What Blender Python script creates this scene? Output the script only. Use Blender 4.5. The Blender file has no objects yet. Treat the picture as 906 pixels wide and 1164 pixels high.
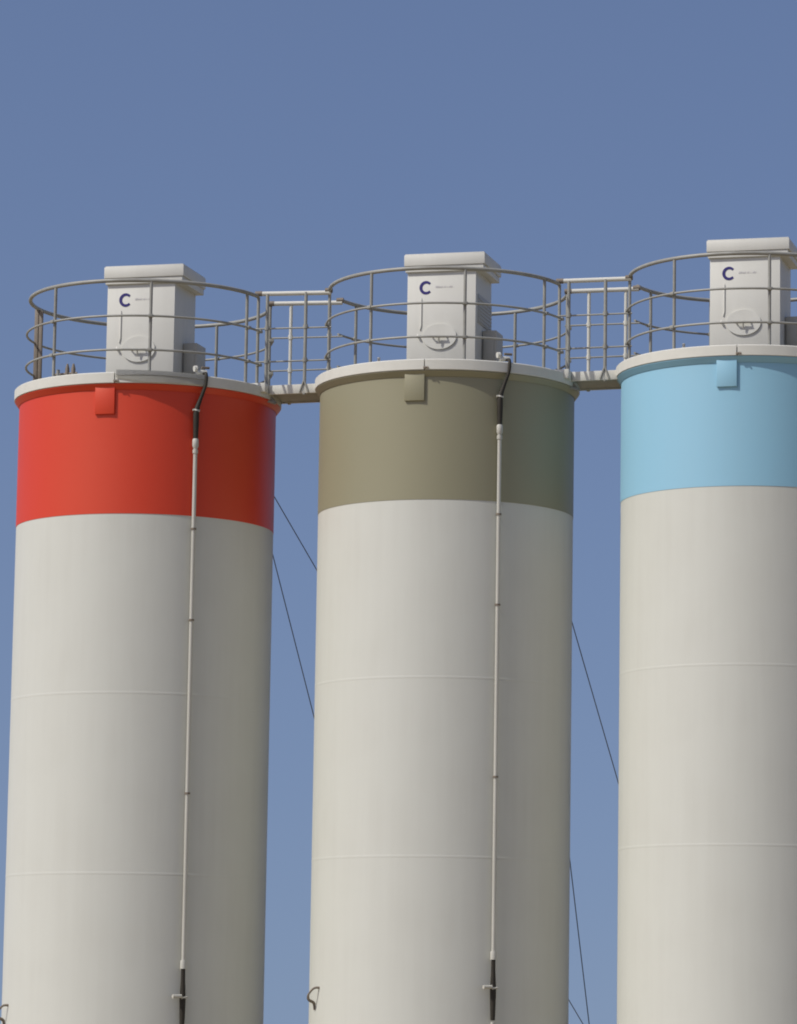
import bpy, bmesh, random
from math import sin, cos, pi, radians, sqrt, asin
from mathutils import Vector, Matrix

scene = bpy.context.scene
COL = scene.collection
random.seed(4)

# ------------------------------------------------------------------ materials
def nodes(name):
    m = bpy.data.materials.new(name); m.use_nodes = True
    nt = m.node_tree
    return m, nt, nt.nodes['Principled BSDF']

def paint(name, col, rough=0.5, spec=0.5, spec_tint=(1, 1, 1), dirt=0.10, dirt_col=(0.30, 0.27, 0.21), bump=0.03,
          streak=True, metallic=0.0, fine=9.0, matt=0.15):
    """weathered paint: base colour, soft vertical rain streaks, uneven gloss, slight plate waviness"""
    m, nt, b = nodes(name)
    N, L = nt.nodes.new, nt.links.new
    tc = N('ShaderNodeTexCoord')
    mp = N('ShaderNodeMapping'); mp.inputs['Scale'].default_value = (1, 1, 0.055 if streak else 1)
    L(tc.outputs['Object'], mp.inputs['Vector'])
    n1 = N('ShaderNodeTexNoise'); n1.inputs['Scale'].default_value = 7.0; n1.inputs['Detail'].default_value = 6; n1.inputs['Roughness'].default_value = 0.62
    L(mp.outputs['Vector'], n1.inputs['Vector'])
    n2 = N('ShaderNodeTexNoise'); n2.inputs['Scale'].default_value = 1.3; n2.inputs['Detail'].default_value = 5
    L(tc.outputs['Object'], n2.inputs['Vector'])
    mul = N('ShaderNodeMath'); mul.operation = 'MULTIPLY'
    L(n1.outputs['Fac'], mul.inputs[0]); L(n2.outputs['Fac'], mul.inputs[1])
    rp = N('ShaderNodeMapRange'); rp.inputs['From Min'].default_value = 0.18; rp.inputs['From Max'].default_value = 0.42
    rp.inputs['To Min'].default_value = 0.0; rp.inputs['To Max'].default_value = dirt
    L(mul.outputs[0], rp.inputs['Value'])
    mix = N('ShaderNodeMix'); mix.data_type = 'RGBA'
    mix.inputs['A'].default_value = (*col, 1); mix.inputs['B'].default_value = (*dirt_col, 1)
    L(rp.outputs['Result'], mix.inputs['Factor']); L(mix.outputs['Result'], b.inputs['Base Color'])
    rr = N('ShaderNodeMapRange'); rr.inputs['To Min'].default_value = max(0.05, rough - 0.06); rr.inputs['To Max'].default_value = rough + 0.07
    L(n2.outputs['Fac'], rr.inputs['Value']); L(rr.outputs['Result'], b.inputs['Roughness'])
    b.inputs['Specular IOR Level'].default_value = spec
    b.inputs['Specular Tint'].default_value = (*spec_tint, 1)
    b.inputs['Metallic'].default_value = metallic
    b.inputs['Diffuse Roughness'].default_value = matt
    n3 = N('ShaderNodeTexNoise'); n3.inputs['Scale'].default_value = fine; n3.inputs['Detail'].default_value = 4
    L(tc.outputs['Object'], n3.inputs['Vector'])
    bp = N('ShaderNodeBump'); bp.inputs['Strength'].default_value = bump; bp.inputs['Distance'].default_value = 0.02
    L(n3.outputs['Fac'], bp.inputs['Height']); L(bp.outputs['Normal'], b.inputs['Normal'])
    return m

M = {}
M['shell'] = paint('cream_white_paint', (0.572, 0.574, 0.508), 0.50, 0.45, dirt=0.085)
M['trim'] = paint('white_trim_paint', (0.61, 0.60, 0.53), 0.55, 0.35, dirt=0.14, streak=False)
M['box'] = paint('filter_white_paint', (0.62, 0.612, 0.55), 0.55, 0.35, dirt=0.12)
M['red'] = paint('red_paint', (0.60, 0.040, 0.013), 0.46, 0.7, (1, 0.80, 0.60), dirt=0.012)
M['brown'] = paint('olive_brown_paint', (0.258, 0.244, 0.156), 0.48, 0.7, (1, 0.92, 0.75), dirt=0.03)
M['blue'] = paint('pale_blue_paint', (0.265, 0.495, 0.62), 0.50, 0.5, dirt=0.03)
M['galv'] = paint('galvanised_steel', (0.30, 0.298, 0.262), 0.48, 0.5, dirt=0.4, dirt_col=(0.13, 0.112, 0.085), streak=False, fine=30)
M['galvdark'] = paint('weathered_steel', (0.20, 0.165, 0.125), 0.55, 0.4, dirt=0.4, dirt_col=(0.09, 0.06, 0.04), streak=False, fine=30)
M['pipe'] = paint('pipe_paint', (0.48, 0.47, 0.41), 0.5, 0.4, dirt=0.22)
M['rubber'] = paint('black_rubber', (0.026, 0.022, 0.015), 0.65, 0.3, dirt=0.3, dirt_col=(0.06, 0.05, 0.035), streak=False)
M['panel_grey'] = paint('grey_panel', (0.42, 0.42, 0.39), 0.5, 0.4, dirt=0.2)
M['motor'] = paint('grey_motor_paint', (0.46, 0.44, 0.37), 0.5, 0.4, dirt=0.25, streak=False)
M['navy'] = paint('navy_print', (0.035, 0.028, 0.16), 0.5, 0.3, dirt=0.08, streak=False)
M['faint'] = paint('faded_print', (0.56, 0.545, 0.53), 0.55, 0.3, dirt=0.1, streak=False)
M['roof'] = paint('grimy_roof_plate', (0.17, 0.155, 0.125), 0.75, 0.3, dirt=0.5, dirt_col=(0.08, 0.07, 0.05), streak=False)
M['wire'] = paint('dark_wire', (0.13, 0.15, 0.18), 0.5, 0.4, dirt=0.1, streak=False)

def ground_mat():
    m, nt, b = nodes('pale_sandy_concrete')
    N, L = nt.nodes.new, nt.links.new
    tc = N('ShaderNodeTexCoord')
    n = N('ShaderNodeTexNoise'); n.inputs['Scale'].default_value = 0.35; n.inputs['Detail'].default_value = 10
    L(tc.outputs['Object'], n.inputs['Vector'])
    r = N('ShaderNodeValToRGB')
    r.color_ramp.elements[0].position = 0.35; r.color_ramp.elements[0].color = (0.23, 0.180, 0.100, 1)
    r.color_ramp.elements[1].position = 0.70; r.color_ramp.elements[1].color = (0.39, 0.312, 0.184, 1)
    L(n.outputs['Fac'], r.inputs['Fac']); L(r.outputs['Color'], b.inputs['Base Color'])
    b.inputs['Roughness'].default_value = 0.9
    return m
M['ground'] = ground_mat()

# ------------------------------------------------------------------ helpers
def link(name, bm, mat, parent=None, sharp=35, smooth=True):
    me = bpy.data.meshes.new(name)
    bmesh.ops.recalc_face_normals(bm, faces=bm.faces[:])
    if smooth:
        for f in bm.faces: f.smooth = True
    bm.to_mesh(me); bm.free()
    if smooth: me.set_sharp_from_angle(angle=radians(sharp))
    me.materials.append(mat)
    o = bpy.data.objects.new(name, me); COL.objects.link(o)
    if parent: o.parent = parent
    return o

def thing(name, label, cat, loc=(0, 0, 0), rotz=0.0, s=1.0, group=None):
    o = bpy.data.objects.new(name, None); COL.objects.link(o)
    o.empty_display_size = 0.3
    o.location = loc; o.rotation_euler = (0, 0, rotz); o.scale = (s, s, s)
    o['label'] = label; o['category'] = cat
    if group: o['group'] = group
    return o

def lathe(bm, prof, seg=160, a0=0.0, a1=2 * pi, closed_prof=False):
    """revolve (radius, z) profile about z"""
    full = abs(a1 - a0 - 2 * pi) < 1e-6
    n = seg if full else seg + 1
    rings = []
    for i in range(n):
        a = a0 + (a1 - a0) * i / seg
        rings.append([bm.verts.new((r * sin(a), -r * cos(a), z)) for r, z in prof])
    m = len(prof)
    for i in range(seg):
        A, B = rings[i], rings[(i + 1) % n]
        for j in range(m if closed_prof else m - 1):
            k = (j + 1) % m
            bm.faces.new((A[j], B[j], B[k], A[k]))
    if closed_prof and not full:
        bm.faces.new(rings[0]); bm.faces.new(list(reversed(rings[-1])))

def tube(bm, pts, r, seg=12, closed=False, caps=True):
    """round tube along a polyline; r is a number or one radius per point"""
    pts = [Vector(p) for p in pts]; n = len(pts)
    rad = r if isinstance(r, (list, tuple)) else [r] * n
    rings = []; ref = None
    for i, p in enumerate(pts):
        if closed: t = pts[(i + 1) % n] - pts[i - 1]
        else: t = pts[min(i + 1, n - 1)] - pts[max(i - 1, 0)]
        t.normalize()
        if ref is None:
            ref = t.orthogonal().normalized()
        ref = (ref - t * ref.dot(t)).normalized()
        b = t.cross(ref)
        rings.append([bm.verts.new(p + (ref * cos(2 * pi * k / seg) + b * sin(2 * pi * k / seg)) * rad[i]) for k in range(seg)])
    for i in range(n if closed else n - 1):
        A, B = rings[i], rings[(i + 1) % n]
        for k in range(seg):
            l = (k + 1) % seg
            bm.faces.new((A[k], A[l], B[l], B[k]))
    if caps and not closed:
        bm.faces.new(list(reversed(rings[0]))); bm.faces.new(rings[-1])

def box(bm, lo, hi, bevel=0.006, mat=None):
    v = [bm.verts.new((x, y, z)) for x in (lo[0], hi[0]) for y in (lo[1], hi[1]) for z in (lo[2], hi[2])]
    q = [(0, 1, 3, 2), (4, 6, 7, 5), (0, 4, 5, 1), (2, 3, 7, 6), (0, 2, 6, 4), (1, 5, 7, 3)]
    fs = [bm.faces.new([v[i] for i in f]) for f in q]
    if mat is not None:
        for w in v: w.co = mat @ w.co
    if bevel:
        es = list({e for f in fs for e in f.edges})
        bmesh.ops.bevel(bm, geom=es, offset=bevel, segments=2, affect='EDGES', profile=0.5)

def prism(bm, outline, y0, y1):
    """outline of (x, z) points, pushed from y0 to y1"""
    a = [bm.verts.new((x, y0, z)) for x, z in outline]; b = [bm.verts.new((x, y1, z)) for x, z in outline]
    n = len(outline)
    bm.faces.new(a); bm.faces.new(list(reversed(b)))
    for i in range(n): bm.faces.new((a[i], a[(i + 1) % n], b[(i + 1) % n], b[i]))

def arc(r, a0, a1, z, n=64):
    return [(r * sin(a0 + (a1 - a0) * i / n), -r * cos(a0 + (a1 - a0) * i / n), z) for i in range(n + 1)]

def smooth(pts, n=6):
    """Catmull-Rom through the points; works on positions or on radii"""
    num = not hasattr(pts[0], '__len__')
    P = [Vector((p, 0, 0)) if num else Vector(p) for p in pts]
    P = [P[0] * 2 - P[1]] + P + [P[-1] * 2 - P[-2]]
    out = []
    for i in range(1, len(P) - 2):
        for k in range(n):
            t = k / n
            out.append(0.5 * ((2 * P[i]) + (P[i + 1] - P[i - 1]) * t + (2 * P[i - 1] - 5 * P[i] + 4 * P[i + 1] - P[i + 2]) * t * t + (3 * P[i] - P[i - 1] - 3 * P[i + 1] + P[i + 2]) * t ** 3))
    out.append(P[-2])
    return [v.x for v in out] if num else out

def pol(r, deg, z):
    a = radians(deg); return (r * sin(a), -r * cos(a), z)

# ------------------------------------------------------------------ layout (metres)
PSI = radians(12)                     # the row comes towards the viewer on the right
R = 1.735                             # shell radius before the small size factor of each silo
RRIM, RRAIL = 1.811, 1.632
ZL = 10.50                            # underside of the roof rim above the silo's foot
LIP = 0.145
U = Vector((cos(PSI), -sin(PSI), 0)); NEAR = Vector((-sin(PSI), -cos(PSI), 0))
SILOS = [  # centre x, y, size factor, height of the rim's underside
    (-3.5046, 51.8812, 1.0233, 10.520, 'red'),
    (0.6409, 51.0000, 1.0000, 10.615, 'brown'),
    (4.6914, 50.1390, 0.9893, 10.715, 'blue'),
]
WORD = {'red': 'red', 'brown': 'olive brown', 'blue': 'pale blue'}
ROOTS = []

def make_silo(i):
    x, y, s, zl, key = SILOS[i]
    w = WORD[key]
    t = thing('silo', {
        'red': 'cream white cement silo with a bright red band around its top',
        'brown': 'cream white cement silo with an olive brown band around its top',
        'blue': 'cream white cement silo with a pale blue band around its top, cut by the frame'}[key],
        'silo', (x, y, zl - s * ZL), -PSI, s, 'cement silos in a row')
    BAND = ZL - 1.722
    bm = bmesh.new(); lathe(bm, [(R, -0.6), (R, BAND)], 256)
    link('shell', bm, M['shell'], t)
    bm = bmesh.new(); lathe(bm, [(R - 0.01, BAND + 0.0), (R + 0.004, BAND + 0.0), (R + 0.004, ZL - 0.02)], 256)
    link('colour_band', bm, M[key], t, 22)
    bm = bmesh.new(); lathe(bm, [(R + 0.006, ZL - 0.080), (R + 0.012, ZL - 0.082), (RRIM - 0.012, ZL - 0.012), (RRIM - 0.014, ZL - 0.003)], 256)
    link('rim_flange', bm, M[key], t, 30)
    # two proud weld seams round the shell
    for z in (ZL - 4.07, ZL - 6.41):
        bm = bmesh.new()
        lathe(bm, [(R - 0.0004, z - 0.024), (R + 0.0010, z - 0.012), (R + 0.0018, z), (R + 0.0010, z + 0.012), (R - 0.0004, z + 0.024)], 256)
        link('weld_seam', bm, M['shell'], t)
    # rim: two rolled halves that meet in a joint beside the bracket; deck plate inside
    ja = radians(1.5)
    bm = bmesh.new()
    pr = [(RRIM - 0.10, ZL + 0.02), (RRIM - 0.10, ZL), (RRIM - 0.006, ZL), (RRIM, ZL + 0.006), (RRIM, ZL + LIP - 0.012), (RRIM - 0.012, ZL + LIP), (RRIM - 0.10, ZL + LIP)]
    lathe(bm, pr, 240, ja + 0.004, ja + 2 * pi - 0.004, closed_prof=True)
    link('roof_rim', bm, M['trim'], t)
    bm = bmesh.new(); lathe(bm, [(RRIM - 0.09, ZL + 0.03), (RRIM - 0.09, ZL + LIP - 0.02), (0.02, ZL + LIP + 0.05)], 120)
    link('roof_deck', bm, M['roof'], t)
    # folded earthing lug in the joint
    bm = bmesh.new()
    tr = Matrix.Rotation(ja, 4, 'Z')
    box(bm, (-0.012, -RRIM - 0.02, ZL + 0.01), (0.026, -RRIM - 0.001, ZL + 0.04), 0.004, tr)
    tube(bm, [pol(RRIM + 0.012, 2.6, ZL + 0.035), pol(RRIM + 0.02, 3.3, ZL + 0.02)], 0.012, 8)
    link('joint_bolt', bm, M['galvdark'], t)
    # painted lifting bracket under the rim, left of the joint
    bm = bmesh.new()
    tr = Matrix.Rotation(radians(-3.0), 4, 'Z')
    box(bm, (-0.135, -R - 0.034, ZL - 0.405), (0.135, -R + 0.03, ZL - 0.012), 0.003, tr)
    link('bracket', bm, M[key], t)
    # bent steel tie loop low on the sunny edge
    if i < 2:
        bm = bmesh.new()
        z = ZL - 8.21
        P = [pol(R - 0.02, -54, z + 0.10), pol(R + 0.06, -55, z + 0.095), pol(R + 0.11, -56.5, z + 0.03), pol(R + 0.122, -57, z - 0.01),
             pol(R + 0.10, -58, z - 0.06), pol(R + 0.02, -59, z - 0.10), pol(R + 0.012, -59, z - 0.19)]
        tube(bm, smooth(P), smooth([0.018, 0.015, 0.013, 0.016, 0.019, 0.020, 0.011]), 10)
        link('tie_loop', bm, M['galvdark'], t)
    if i == 0:  # curved strips added along the rim, pale below and grey above
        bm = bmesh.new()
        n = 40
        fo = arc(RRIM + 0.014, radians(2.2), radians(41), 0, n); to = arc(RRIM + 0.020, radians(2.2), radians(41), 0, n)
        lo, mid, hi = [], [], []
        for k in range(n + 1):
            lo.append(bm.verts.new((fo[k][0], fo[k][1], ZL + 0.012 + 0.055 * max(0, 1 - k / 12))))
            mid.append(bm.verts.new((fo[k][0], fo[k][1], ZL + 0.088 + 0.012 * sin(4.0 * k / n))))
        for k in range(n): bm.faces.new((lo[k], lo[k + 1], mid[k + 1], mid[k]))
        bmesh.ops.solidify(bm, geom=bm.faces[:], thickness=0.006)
        strip_lo = link('lower_strip', bm, M['trim'], t, 20)
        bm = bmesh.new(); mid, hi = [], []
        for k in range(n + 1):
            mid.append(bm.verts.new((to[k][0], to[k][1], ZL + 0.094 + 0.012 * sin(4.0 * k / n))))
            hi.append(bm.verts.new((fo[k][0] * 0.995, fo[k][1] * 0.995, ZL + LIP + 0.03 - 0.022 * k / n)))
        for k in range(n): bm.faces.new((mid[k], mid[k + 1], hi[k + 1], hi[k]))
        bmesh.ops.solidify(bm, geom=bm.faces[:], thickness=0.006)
        link('upper_strip', bm, M['panel_grey'], strip_lo, 20)
    return t

def make_filter(i):
    x, y, s, zl, key = SILOS[i]; w = WORD[key]
    t = thing('dust_filter', f'white boxy dust filter with navy C standing on the {w} banded silo', 'dust filter',
              (x, y, zl + s * LIP), -PSI - radians(3), s, 'dust filters on the silo roofs')
    z0 = -LIP
    X0, X1, Y0, Y1 = -0.465, 0.495, -0.45, 0.45
    bm = bmesh.new(); box(bm, (X0, Y0, 0.0), (X1, Y1, z0 + 1.60), 0.004); link('body', bm, M['box'], t)
    bm = bmesh.new(); box(bm, (X0 - 0.03, Y0 - 0.03, -0.02), (X1 + 0.03, Y1 + 0.03, 0.05), 0.005); link('base_flange', bm, M['box'], t)
    bm = bmesh.new()
    box(bm, (X0 - 0.025, Y0 - 0.035, z0 + 1.60), (X1 + 0.11, Y1 + 0.02, z0 + 1.682), 0.006)
    box(bm, (X0 - 0.04, Y0 - 0.05, z0 + 1.684), (X1 + 0.13, Y1 + 0.03, z0 + 1.835), 0.004)
    box(bm, (X0 - 0.03, Y0 - 0.04, z0 + 1.834), (X1 + 0.12, Y1 + 0.02, z0 + 1.850), 0.004)
    link('lid', bm, M['box'], t)
    # oval inspection hatch
    def ell(a, b, n=48, cx=0.0, cz=z0 + 0.70): return [(cx + a * cos(2 * pi * k / n), cz + b * sin(2 * pi * k / n)) for k in range(n)]
    bm = bmesh.new(); prism(bm, ell(0.235, 0.175), Y0 - 0.022, Y0 + 0.002)
    bmesh.ops.bevel(bm, geom=[e for e in bm.edges if all(v.co.y < Y0 - 0.02 for v in e.verts)], offset=0.010, segments=2, affect='EDGES', profile=0.5)
    h = link('hatch', bm, M['box'], t)
    bm = bmesh.new()
    tube(bm, [(-0.10, Y0 - 0.03, z0 + 0.695), (-0.09, Y0 - 0.065, z0 + 0.69), (0.09, Y0 - 0.065, z0 + 0.69), (0.10, Y0 - 0.03, z0 + 0.695)], 0.012, 8)
    tube(bm, [(0.0, Y0 - 0.07, z0 + 0.70), (0.0, Y0 - 0.06, z0 + 0.615)], [0.016, 0.010], 8)
    link('hatch_handle', bm, M['motor'], h)
    # latch rod with hook on the left of the front
    bm = bmesh.new()
    xr = -0.265
    tube(bm, [(xr, Y0 + 0.002, z0 + 1.24), (xr, Y0 - 0.006, z0 + 1.20), (xr, Y0 - 0.006, z0 + 0.86), (xr - 0.015, Y0 - 0.008, z0 + 0.80)], 0.009, 8)
    link('latch_rod', bm, M['box'], t)
    bm = bmesh.new()
    tube(bm, [(xr - 0.045, Y0 - 0.01, z0 + 0.73), (xr - 0.03, Y0 - 0.03, z0 + 0.70), (xr - 0.005, Y0 - 0.02, z0 + 0.665)], [0.014, 0.018, 0.008], 8)
    link('latch_hook', bm, M['box'], t)
    # motor housing on the right-hand side
    bm = bmesh.new()
    box(bm, (X1 + 0.005, -0.06, 0.02), (X1 + 0.20, 0.34, z0 + 0.84), 0.012)
    box(bm, (X1 + 0.03, -0.085, z0 + 0.42), (X1 + 0.17, -0.058, z0 + 0.76), 0.006)
    link('motor_housing', bm, M['motor'], t)
    if i == 1:
        bm = bmesh.new(); box(bm, (X1 - 0.002, -0.34, z0 + 0.90), (X1 + 0.012, 0.43, z0 + 1.30), 0.004)
        for k in range(7):
            box(bm, (X1 + 0.011, -0.32, z0 + 0.925 + k * 0.05), (X1 + 0.020, 0.41, z0 + 0.95 + k * 0.05), 0.003)
        link('louvre_panel', bm, M['panel_grey'], t)
    # C emblem and the faded line of small lettering beside it
    bm = bmesh.new()
    n = 40; a0, a1 = radians(42), radians(318)
    outer = [(-0.205 + 0.091 * cos(a0 + (a1 - a0) * k / n), z0 + 1.385 + 0.093 * sin(a0 + (a1 - a0) * k / n)) for k in range(n + 1)]
    inner = [(-0.199 + 0.056 * cos(a0 + (a1 - a0) * k / n), z0 + 1.385 + 0.058 * sin(a0 + (a1 - a0) * k / n)) for k in range(n, -1, -1)]
    ring = outer + inner
    a = [bm.verts.new((px, Y0 - 0.004, pz)) for px, pz in ring]; b = [bm.verts.new((px, Y0 - 0.0005, pz)) for px, pz in ring]
    m = len(ring)
    for k in range(n):
        bm.faces.new((a[k], a[k + 1], a[m - 2 - k], a[m - 1 - k]))
    for k in range(m): bm.faces.new((a[k], a[(k + 1) % m], b[(k + 1) % m], b[k]))
    link('emblem', bm, M['navy'], t, smooth=False)
    bm = bmesh.new()
    rr = random.Random(11); xx = -0.07
    while xx < 0.17:
        wd = rr.uniform(0.008, 0.016); hh = rr.choice((0.018, 0.020, 0.026))
        box(bm, (xx, Y0 - 0.003, z0 + 1.378), (xx + wd, Y0 - 0.0005, z0 + 1.378 + hh), 0)
        xx += wd + rr.choice((0.005, 0.006, 0.018))
    link('faded_lettering', bm, M['faint'], t, smooth=False)
    return t

H1, H2, H3 = 1.26, 0.78, 0.325        # rail heights above the roof
GATE = 12.4                           # half opening of the gap where the walkway passes, degrees
def make_rail(i):
    x, y, s, zl, key = SILOS[i]; w = WORD[key]
    t = thing('guard_rail', f'curved grey tube guard rail around the roof of the {w} banded silo', 'guard rail',
              (x, y, zl + s * LIP), -PSI, s, 'guard rails on the silo roofs')
    g = GATE
    left_open, right_open = i > 0, True
    if left_open: spans = [(-90 + g, 90 - g), (90 + g, 270 - g)]
    else: spans = [(-270 + g, 90 - g)]
    def run(r, h, extra=0.0, cut=False):
        bm = bmesh.new()
        for a0, a1 in ([(-270 + g, -97.5), (-88, 90 - g)] if cut else spans):
            tube(bm, arc(r, radians(a0), radians(a1), h, int((a1 - a0) / 2)), extra, 12)
        return bm
    link('top_rail', run(RRAIL, H1, 0.0265), M['galv'], t)
    link('mid_rail', run(RRAIL + 0.035, H2, 0.0155), M['galv'], t)
    link('mid_rail', run(RRAIL + 0.035, H3, 0.0155), M['galv'], t)
    posts = {0: [-35, 16, 68, 161, 208], 1: [-28, 19, 63.5, 156, 205], 2: [-31, 16, 64, 158, 206]}[i]
    posts += [90 - g + 0.8, 90 + g - 0.6]
    if left_open: posts += [-90 + g - 1.0, -116.5]
    for a in posts:
        bm = bmesh.new()
        tube(bm, [pol(RRAIL, a, -0.02), pol(RRAIL, a, H1 - 0.01)], 0.0215, 12)
        tr = Matrix.Rotation(radians(a), 4, 'Z')
        for hz in (H2, H3): box(bm, (-0.03, -RRAIL - 0.06, hz - 0.02), (0.03, -RRAIL + 0.005, hz + 0.02), 0.004, tr)
        box(bm, (-0.06, -RRAIL - 0.06, -0.03), (0.06, -RRAIL + 0.06, 0.012), 0.004, tr)
        link('post', bm, M['galv'], t)
    if i == 0:   # flat twin post where no walkway was fitted
        bm = bmesh.new(); tr = Matrix.Rotation(radians(-93.5), 4, 'Z')
        box(bm, (-0.03, -RRAIL - 0.040, -0.02), (0.03, -RRAIL + 0.018, H1 - 0.012), 0.006, tr)
        box(bm, (-0.022, -RRAIL + 0.022, -0.02), (0.022, -RRAIL + 0.072, H1 - 0.03), 0.006, tr)
        link('twin_post', bm, M['galvdark'], t)
    return t

HW = 0.355
def make_walkway(i):
    xa, ya, sa, za, ka = SILOS[i]; xb, yb, sb, zb, kb = SILOS[i + 1]
    A = Vector((xa, ya, za)); B = Vector((xb, yb, zb)); d = B - A; ln = d.length
    t = thing('walkway', f'short railed steel walkway bridging the {WORD[ka]} and {WORD[kb]} banded silos', 'walkway',
              A, 0, 1.0, 'walkways between the silos')
    un = d.normalized(); up = Vector((0, 0, 1))
    def P(l, off, h): return un * l + NEAR * off + up * h
    la, lb = 1.58 * sa, ln - 1.62 * sb
    T = Matrix((( un.x, -NEAR.x, 0, 0), (un.y, -NEAR.y, 0, 0), (un.z, 0, 1, 0), (0, 0, 0, 1)))   # local x along, y away, z up
    bm = bmesh.new()
    box(bm, (la, -HW - 0.03, 0.015), (lb, -HW + 0.01, 0.142), 0.004, T)
    link('side_beam', bm, M['trim'], t)
    bm = bmesh.new(); box(bm, (la, HW - 0.01, 0.015), (lb, HW + 0.03, 0.142), 0.004, T)
    link('side_beam', bm, M['trim'], t)
    bm = bmesh.new(); box(bm, (la - 0.05, -HW + 0.012, 0.03), (lb + 0.05, HW - 0.012, 0.09), 0.004, T)
    link('deck', bm, M['galv'], t)
    bm = bmesh.new()   # flared landing plate on the first roof
    box(bm, (la - 0.02, -HW - 0.24, 0.022), (la + 0.20, -HW - 0.032, 0.146), 0.004, T)
    link('landing_plate', bm, M['trim'], t)
    g = radians(GATE)
    z1, z2, z3 = LIP + H1, LIP + H2, LIP + H3
    off = RRAIL * sin(g)
    ea = RRAIL * cos(g) * sa; eb = ln - RRAIL * cos(g) * sb
    for sgn in (1, -1):
        o = off * sgn
        bm = bmesh.new(); tube(bm, [P(ea - 0.02, o, z1 * sa), P(eb + 0.02, o, z1 * sb)], 0.031, 12)
        link('top_rail', bm, M['trim'], t)
        for z in (z2, z3):
            bm = bmesh.new(); tube(bm, [P(ea - 0.03, o, z * sa), P(eb + 0.03, o, z * sb)], 0.012, 8)
            link('mid_rail', bm, M['galv'], t)
        for l in (ea, eb):
            bm = bmesh.new(); c = 0.06 if l == ea else -0.06
            tube(bm, [P(l - c * 0.6, o, z1 * sa), P(l + c, o, z1 * sa)], 0.036, 12)
            link('rail_coupling', bm, M['galvdark'], t)
        ls = (ea + 0.14, eb - 0.33) if sgn > 0 else (ea + 0.30, eb - 0.16)
        for l in ls:
            bm = bmesh.new()
            oo = o + 0.012 * sgn
            tube(bm, [P(l, oo, 0.0), P(l, oo, z1 * sa - 0.01)], 0.024, 12)
            for z in (z2, z3):
                tube(bm, [P(l, oo, z * sa - 0.028), P(l, oo, z * sa + 0.028)], 0.034, 10)
            tube(bm, [P(l - 0.06, oo + 0.03 * sgn, 0.03), P(l, oo + 0.03 * sgn, 0.20)], 0.013, 8)
            tube(bm, [P(l + 0.06, oo + 0.03 * sgn, 0.03), P(l, oo + 0.03 * sgn, 0.20)], 0.013, 8)
            link('post', bm, M['trim'] if sgn < 0 else M['galv'], t)
    # diagonal knee brace under the first end
    bm = bmesh.new()
    tube(bm, [P(la - 0.10, HW + 0.04, 0.03), P(la + 0.26, HW - 0.05, -0.09)], 0.02, 8)
    tube(bm, [P(la + 0.2, HW - 0.08, 0.0), P(la + 0.28, HW - 0.06, -0.10)], 0.022, 8)
    link('knee_brace', bm, M['galv'], t)
    return t

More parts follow.
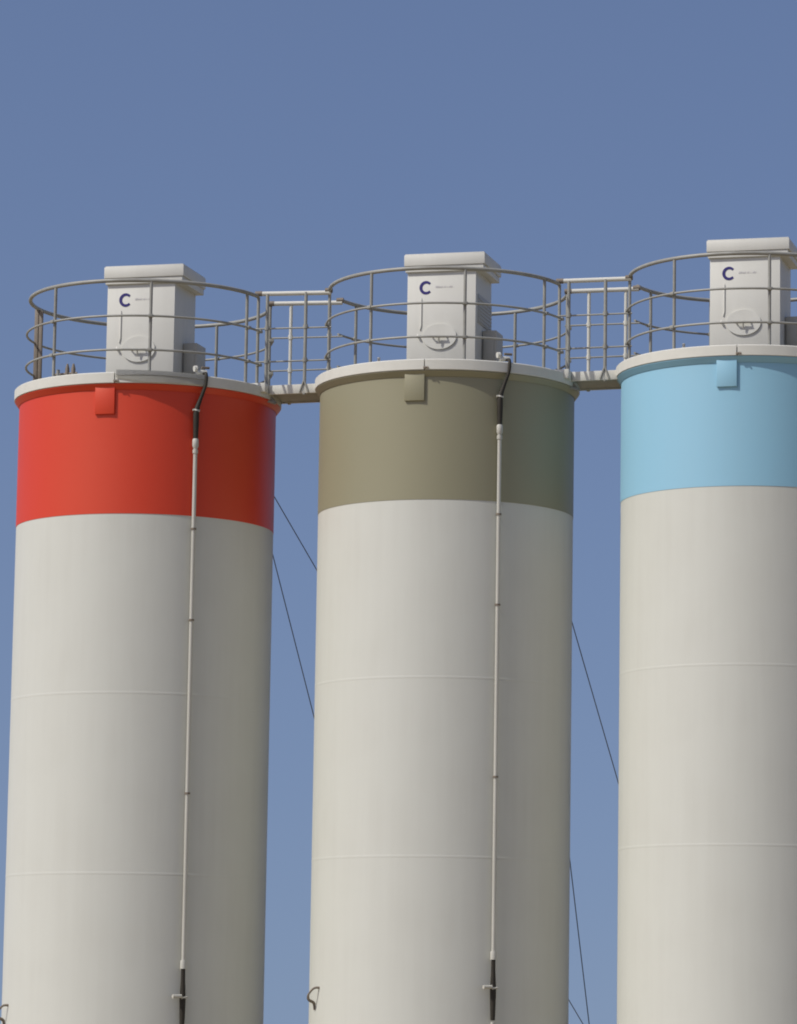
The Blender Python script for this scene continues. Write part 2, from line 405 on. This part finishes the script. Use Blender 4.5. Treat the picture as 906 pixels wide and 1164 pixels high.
def make_pipe(i):
    x, y, s, zl, key = SILOS[i]; w = WORD[key]
    t = thing('fill_pipe', f'thin pale pipe with black hose ends on the {w} banded silo', 'pipe',
              (x, y, zl), -PSI, s, 'pipes down the silo fronts')
    a = (36.5, 34.2, 35.0)[i]; rp = R + 0.062; dz = (0.18, 0.07, 0.07)[i]
    def P(z, da=0.0, dr=0.0): return pol(rp + dr, a + da, z)
    bm = bmesh.new(); tube(bm, [P(-0.72), P(-3), P(-5.36), P(-7.70 + dz)], 0.0265, 14); link('pipe', bm, M['pipe'], t)
    bm = bmesh.new(); tube(bm, [P(-8.60 + dz), P(-9.5), P(-10.3)], 0.0265, 14); link('pipe', bm, M['pipe'], t)
    bm = bmesh.new()
    tube(bm, smooth([P(0.19, 4.2, -0.08), P(0.165, 3.9, 0.02), P(0.02, 3.5, 0.035), P(-0.14, 2.0, 0.01), P(-0.29, 0.4, 0), P(-0.36, 0), P(-0.50, 0), P(-0.73, 0)]),
         smooth([0.018, 0.021, 0.022, 0.025, 0.033, 0.039, 0.039, 0.032]), 14)
    h = link('upper_hose', bm, M['rubber'], t)
    bm = bmesh.new(); tube(bm, [P(-0.325, -1.6, 0.01), P(-0.325, 1.4, 0.01)], 0.014, 8)
    tube(bm, [P(-0.34, 0, 0), P(-0.32, 0.15, 0)], 0.042, 14)
    link('hose_clip', bm, M['pipe'], h)
    bm = bmesh.new()
    tube(bm, smooth([P(z + dz) for z in (-7.80, -7.95, -8.10, -8.17, -8.25, -8.40, -8.58)]), smooth([0.027, 0.029, 0.036, 0.041, 0.040, 0.036, 0.030]), 14)
    link('lower_hose', bm, M['rubber'], t)
    bm = bmesh.new()
    tube(bm, [P(-8.155 + dz, -4.8, 0.05), P(-8.15 + dz, -1.0, 0.03)], 0.026, 10)
    tube(bm, [P(-8.17 + dz, -0.9, 0.03), P(-8.16 + dz, 1.6, 0.02)], 0.018, 8)
    link('clamp_arm', bm, M['pipe'], t)
    bm = bmesh.new(); tube(bm, [P(-7.69 + dz), P(-7.71 + dz), P(-7.80 + dz)], [0.036, 0.041, 0.041], 14); link('coupling', bm, M['pipe'], t)
    bm = bmesh.new(); tube(bm, [P(-0.70), P(-0.72), P(-0.80), P(-0.83)], [0.030, 0.042, 0.042, 0.031], 14)
    tube(bm, [P(-0.85), P(-0.90)], 0.036, 14); link('coupling', bm, M['pipe'], t)
    for z in (-5.36, -3.1, -1.9):
        bm = bmesh.new(); tube(bm, [P(z - 0.012), P(z + 0.012)], 0.037, 12)
        tube(bm, [P(z, 0, 0.02), P(z, 0, -0.075)], 0.011, 8)
        link('pipe_strap', bm, M['galvdark'], t)
    # shut-off valve where the hose comes over the rim
    bm = bmesh.new()
    tube(bm, [P(0.20, 1.0, -0.10), P(0.21, 5.8, -0.10)], 0.034, 10)
    tube(bm, [P(0.245, -0.2, -0.10), P(0.25, 1.2, -0.10)], 0.04, 10)
    v = link('valve', bm, M['trim'], t)
    bm = bmesh.new(); tube(bm, [P(0.27, 3.4, -0.10), P(0.275, 7.2, -0.10)], 0.018, 8); link('valve_lever', bm, M['galvdark'], v)
    return t

def make_stub(i):
    x, y, s, zl, key = SILOS[i]; w = WORD[key]
    lab = {'red': 'small dark grey twin roof fittings behind the rim of the red banded silo',
           'brown': 'small pale roof stub behind the rim of the olive brown banded silo',
           'blue': 'small pale roof stub behind the rim of the pale blue banded silo'}[key]
    t = thing('roof_fitting', lab, 'roof fitting', (x, y, zl + s * LIP), -PSI, s, 'small fittings on the silo roofs')
    p = pol(1.12, -64 if i == 0 else -45, 0.0)
    if i == 0:
        for k, dx in enumerate((0.0, 0.085)):
            bm = bmesh.new(); tube(bm, [(p[0] + dx, p[1], -0.05), (p[0] + dx, p[1], 0.30), (p[0] + dx, p[1], 0.37)], [0.026, 0.03, 0.012], 10); link('stub', bm, M['galvdark'], t)
        bm = bmesh.new(); tube(bm, [(p[0] - 0.13, p[1], -0.05), (p[0] - 0.13, p[1], 0.29)], 0.024, 10); link('stub', bm, M['galv'], t)
        bm = bmesh.new(); tube(bm, [(p[0] - 0.2, p[1], 0.22), (p[0] + 0.14, p[1], 0.24)], 0.018, 8); link('crossbar', bm, M['galvdark'], t)
    else:
        bm = bmesh.new(); tube(bm, [(p[0], p[1], -0.05), (p[0], p[1], 0.22)], 0.02, 10); link('stub', bm, M['trim'], t)
        bm = bmesh.new(); tube(bm, [(p[0] - 0.05, p[1], 0.12), (p[0] + 0.05, p[1], 0.12)], 0.022, 8); link('crossbar', bm, M['trim'], t)
    return t

for i in range(3):
    make_silo(i); make_filter(i); make_rail(i); make_pipe(i); make_stub(i)
for i in range(2): make_walkway(i)

# guy wires from the silo backs down to the ground behind: anchor, a point further down
WIRES = [
    ((-2.1868, 53.03, 10.1485), (2.7114, 58.0, 2.5251), 'long slack dark wire slanting down behind the olive brown banded silo'),
    ((-2.1868, 53.03, 10.1485), (-1.1845, 55.0, 6.5324), 'steep dark wire seen in the gap between the red and olive brown silos'),
    ((1.7131, 52.4, 10.1096), (3.2588, 55.0, 5.6403), 'dark wire in the gap left of the pale blue silo, meeting its edge'),
    ((1.7131, 52.4, 10.1096), (2.8661, 55.0, 2.1223), 'steepest dark wire, low in the gap left of the pale blue silo'),
]
WIRES_PLACED = WIRES
for a, b, lab in WIRES_PLACED:
    a, b = Vector(a), Vector(b)
    k = (-0.35 - a.z) / (b.z - a.z); e = a + (b - a) * k
    bm = bmesh.new()
    pts = [a.lerp(e, j / 30) - Vector((0, 0, 0.04 * 4 * (j / 30) * (1 - j / 30))) for j in range(31)]
    o = None
    tube(bm, [p - a for p in pts], 0.0075, 6)
    o = link('guy_wire', bm, M['wire'])
    o.location = a
    o['label'] = lab; o['category'] = 'wire'; o['group'] = 'dark wires behind the silos'

# ground: one sheet to the horizon
bm = bmesh.new()
vs = [bm.verts.new(p) for p in ((-4000, -4000, -0.35), (4000, -4000, -0.35), (4000, 4000, -0.35), (-4000, 4000, -0.35))]
bm.faces.new(vs)
g = link('ground', bm, M['ground'], smooth=False); g['kind'] = 'structure'

# ------------------------------------------------------------------ light
AZ, EL = radians(62), radians(48)
S = Vector((-sin(AZ) * cos(EL), -cos(AZ) * cos(EL), sin(EL)))
sun = bpy.data.lights.new('sun', 'SUN'); sun.energy = 4.1; sun.angle = radians(0.53); sun.color = (1.0, 0.975, 0.925)
so = bpy.data.objects.new('sun', sun); COL.objects.link(so)
so.rotation_euler = (-S).to_track_quat('-Z', 'Y').to_euler(); so.location = (-30, -10, 60)

SKY_Z = (0.7, 0.14); SKY_TINT = (1.0, 1.0, 1.17)
w = bpy.data.worlds.new('World'); scene.world = w; w.use_nodes = True
nt = w.node_tree; bg = nt.nodes['Background']
sky = nt.nodes.new('ShaderNodeTexSky'); sky.sky_type = 'NISHITA'; sky.sun_disc = False
sky.sun_elevation = EL; sky.sun_rotation = radians(180 + 62)
sky.altitude = 300; sky.air_density = 1.0; sky.dust_density = 3.0; sky.ozone_density = 1.0
# the clear air over the site: keep the haze of the true horizon below the roofs, cool the tint slightly
tc = nt.nodes.new('ShaderNodeTexCoord'); mp = nt.nodes.new('ShaderNodeMapping')
mp.inputs['Scale'].default_value = (1, 1, SKY_Z[0]); mp.inputs['Location'].default_value = (0, 0, SKY_Z[1])
nt.links.new(tc.outputs['Generated'], mp.inputs['Vector']); nt.links.new(mp.outputs['Vector'], sky.inputs['Vector'])
tint = nt.nodes.new('ShaderNodeMix'); tint.data_type = 'RGBA'; tint.blend_type = 'MULTIPLY'; tint.inputs['Factor'].default_value = 1.0
tint.inputs['B'].default_value = (*SKY_TINT, 1)
nt.links.new(sky.outputs['Color'], tint.inputs['A']); nt.links.new(tint.outputs['Result'], bg.inputs['Color'])
bg.inputs['Strength'].default_value = 0.103

# ------------------------------------------------------------------ camera
cam = bpy.data.cameras.new('camera'); co = bpy.data.objects.new('camera', cam); COL.objects.link(co)
cam.sensor_fit = 'VERTICAL'; cam.sensor_height = 24.0; cam.lens = 24.0 * 4300.0 / 1164.0
cam.clip_start = 0.5; cam.clip_end = 12000
pitch, roll = radians(8.1026), radians(0.8973)
f = Vector((0, cos(pitch), sin(pitch))); r0 = Vector((1, 0, 0)); u0 = r0.cross(f)
cr, sr = cos(roll), sin(roll)
right = r0 * cr + u0 * sr; upv = u0 * cr - r0 * sr       # camera leans so that uprights tip slightly to the right
co.matrix_world = Matrix(((right.x, upv.x, -f.x, 0), (right.y, upv.y, -f.y, 0), (right.z, upv.z, -f.z, 1.7), (0, 0, 0, 1)))
scene.camera = co

vs_ = scene.view_settings
scene.display_settings.display_device = 'sRGB'
vs_.view_transform = 'Standard'; vs_.look = 'None'; vs_.gamma = 1.0; vs_.exposure = -0.26; vs_.use_curve_mapping = False
scene.cycles.max_bounces = 6; scene.cycles.diffuse_bounces = 4
scene.cycles.filter_width = 1.9
